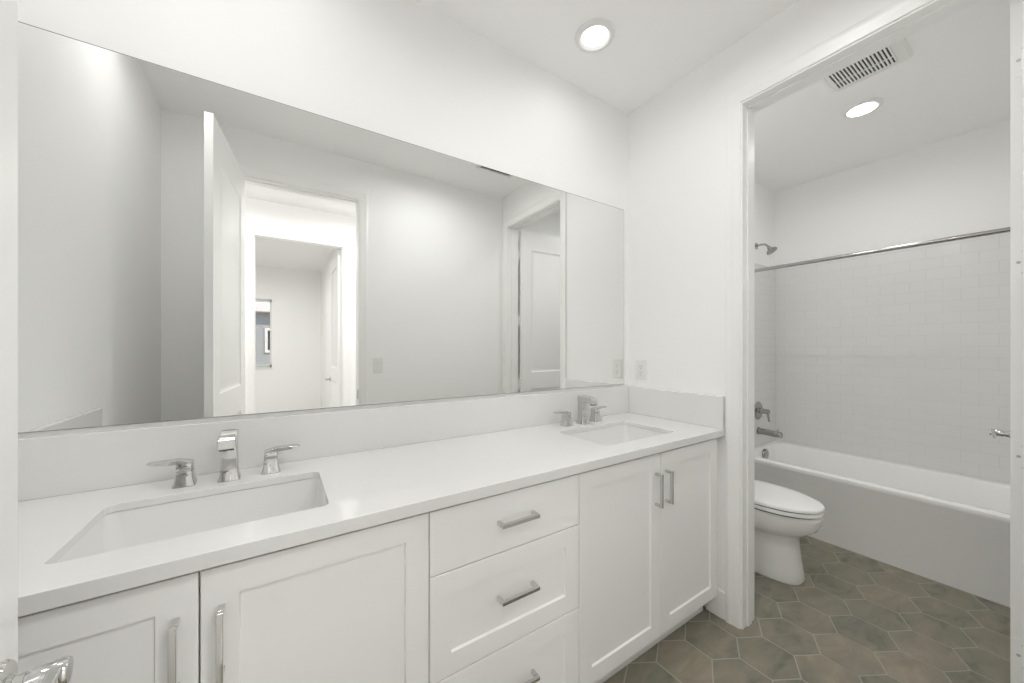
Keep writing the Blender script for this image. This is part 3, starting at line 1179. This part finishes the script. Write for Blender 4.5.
loops = [rr(0.0, xa + 0.004, xb, ya, yb, 0.003), rr(0.030, xa + 0.004, xb, ya, yb, 0.003), rr(RZ - 0.040, xa + 0.004, xb, ya, yb, 0.003), rr(RZ - 0.032, xa, xb, ya, yb, 0.003), rr(RZ - 0.014, xa, xb, ya, yb, 0.003),
         rr(RZ - 0.005, xa + 0.003, xb, ya, yb, 0.004), rr(RZ, xa + 0.012, xb, ya, yb, 0.006),
         rr(RZ, 3.148, 3.787, -1.467, -0.040, 0.11), rr(RZ - 0.004, 3.160, 3.775, -1.455, -0.052, 0.105), rr(RZ - 0.016, 3.168, 3.768, -1.447, -0.060, 0.10),
         rr(0.30, 3.185, 3.755, -1.40, -0.072, 0.11), rr(0.17, 3.205, 3.738, -1.32, -0.095, 0.12), rr(0.12, 3.235, 3.71, -1.26, -0.155, 0.13), rr(0.10, 3.29, 3.66, -1.18, -0.22, 0.12), rr(0.096, 3.42, 3.52, -0.40, -0.30, 0.04)]
loft(b, loops)
link('tub_shell', b, M['acrylic'], tb, angle=40)
b = bmn()
lathe(b, (3.470, -0.064, 0.402), [(0.044, 0.0), (0.044, -0.010), (0.038, -0.020), (0.014, -0.024)], 'y', 28)
o = link('overflow_plate', b, M['satin'], tb)
o['label'] = 'round chrome overflow plate'
b = bmn()
lathe(b, (3.47, -0.30, 0.0962), [(0.036, 0), (0.036, 0.003), (0.028, 0.005), (0.010, 0.012)], 'z', 28)
link('tub_drain', b, M['chrome'], tb)

# fittings on the shower end wall
YW = -0.0102
sp = thing('tub_spout', 'chrome tub spout low on the tiled end wall above the bathtub', 'tub spout', (3.485, YW, 0.588))
b = bmn()
lathe(b, (0, 0, 0), [(0.032, 0), (0.032, -0.006), (0.024, -0.008)], 'y', 28)
link('flange', b, M['satin'], sp)
b = bmn()
L = []
for y, hw, z0, z1 in ((-0.006, 0.023, -0.024, 0.026), (-0.06, 0.023, -0.024, 0.025), (-0.120, 0.0235, -0.025, 0.022), (-0.168, 0.024, -0.028, 0.018), (-0.176, 0.021, -0.028, 0.012)):
    L.append([(p[0], y, p[1] + (z0 + z1) / 2) for p in [(q[0], q[1]) for q in rrect(0, 0, 2 * hw, z1 - z0, 0.012, 0, 5)]])
loft(b, L)
link('spout_body', b, M['satin'], sp, angle=40)
b = bmn()
lathe(b, (0, -0.150, 0.016), [(0.005, 0), (0.005, 0.016), (0.008, 0.018), (0.008, 0.026)], 'z', 16)
link('diverter_knob', b, M['chrome'], sp)

sv = thing('shower_valve', 'chrome shower valve with a lever on the tiled end wall', 'shower valve', (3.480, YW, 0.765))
b = bmn()
lathe(b, (0, 0, 0), [(0.078, 0), (0.078, -0.004), (0.072, -0.008), (0.030, -0.010), (0.026, -0.014)], 'y', 40)
link('escutcheon', b, M['satin'], sv)
b = bmn()
lathe(b, (0, 0, 0), [(0.024, -0.012), (0.022, -0.050), (0.020, -0.085), (0.016, -0.088)], 'y', 28)
h = link('handle', b, M['satin'], sv)
b = bmn()
L = []
for z, hw, yo in ((0.014, 0.012, 0.074), (-0.02, 0.011, 0.076), (-0.060, 0.009, 0.082), (-0.085, 0.008, 0.086)):
    L.append([(-hw, -yo - 0.006, z), (hw, -yo - 0.006, z), (hw, -yo + 0.006, z), (-hw, -yo + 0.006, z)])
loft(b, L)
link('lever', b, M['satin'], h, bevel=0.0025)

sh = thing('wall_shower', 'chrome shower head on a short bent arm high on the tub room end wall', 'shower', (3.475, 0.0, 2.190))
b = bmn()
lathe(b, (0, -0.0003, 0), [(0.028, 0), (0.028, -0.004), (0.014, -0.010)], 'y', 28)
link('flange', b, M['satin'], sh)
b = bmn()
tube(b, [(0, -0.002, 0), (0, -0.04, 0.004), (0, -0.065, -0.001), (0, -0.083, -0.016), (0, -0.096, -0.034)], 0.0085)
link('shower_arm', b, M['satin'], sh)
b = bmn()
dirv = Vector((0, -0.55, -0.83)).normalized()
p0 = Vector((0, -0.091, -0.027))
pts = [p0 + dirv * k for k in (0, 0.016, 0.028, 0.042, 0.052, 0.055)]
tube(b, pts, [0.012, 0.014, 0.024, 0.040, 0.043, 0.039], n=32)
link('spray_head', b, M['satin'], sh, angle=35)

rod = thing('shower_rod', 'straight chrome shower curtain rod across the tub opening', 'shower rod', (3.100, 0, 1.905))
b = bmn()
lathe(b, (0, -0.008, 0), [(0.0127, 0), (0.0127, YT + 0.016)], 'y', 24)
link('rod', b, M['satin'], rod)
for y, sg in ((-0.0102, -1), (YT + 0.0003, 1)):
    b = bmn()
    lathe(b, (0, y, 0), [(0.030, 0), (0.030, sg * 0.006), (0.022, sg * 0.014), (0.0150, sg * 0.016)], 'y', 28)
    link('end_flange', b, M['chrome'], rod)
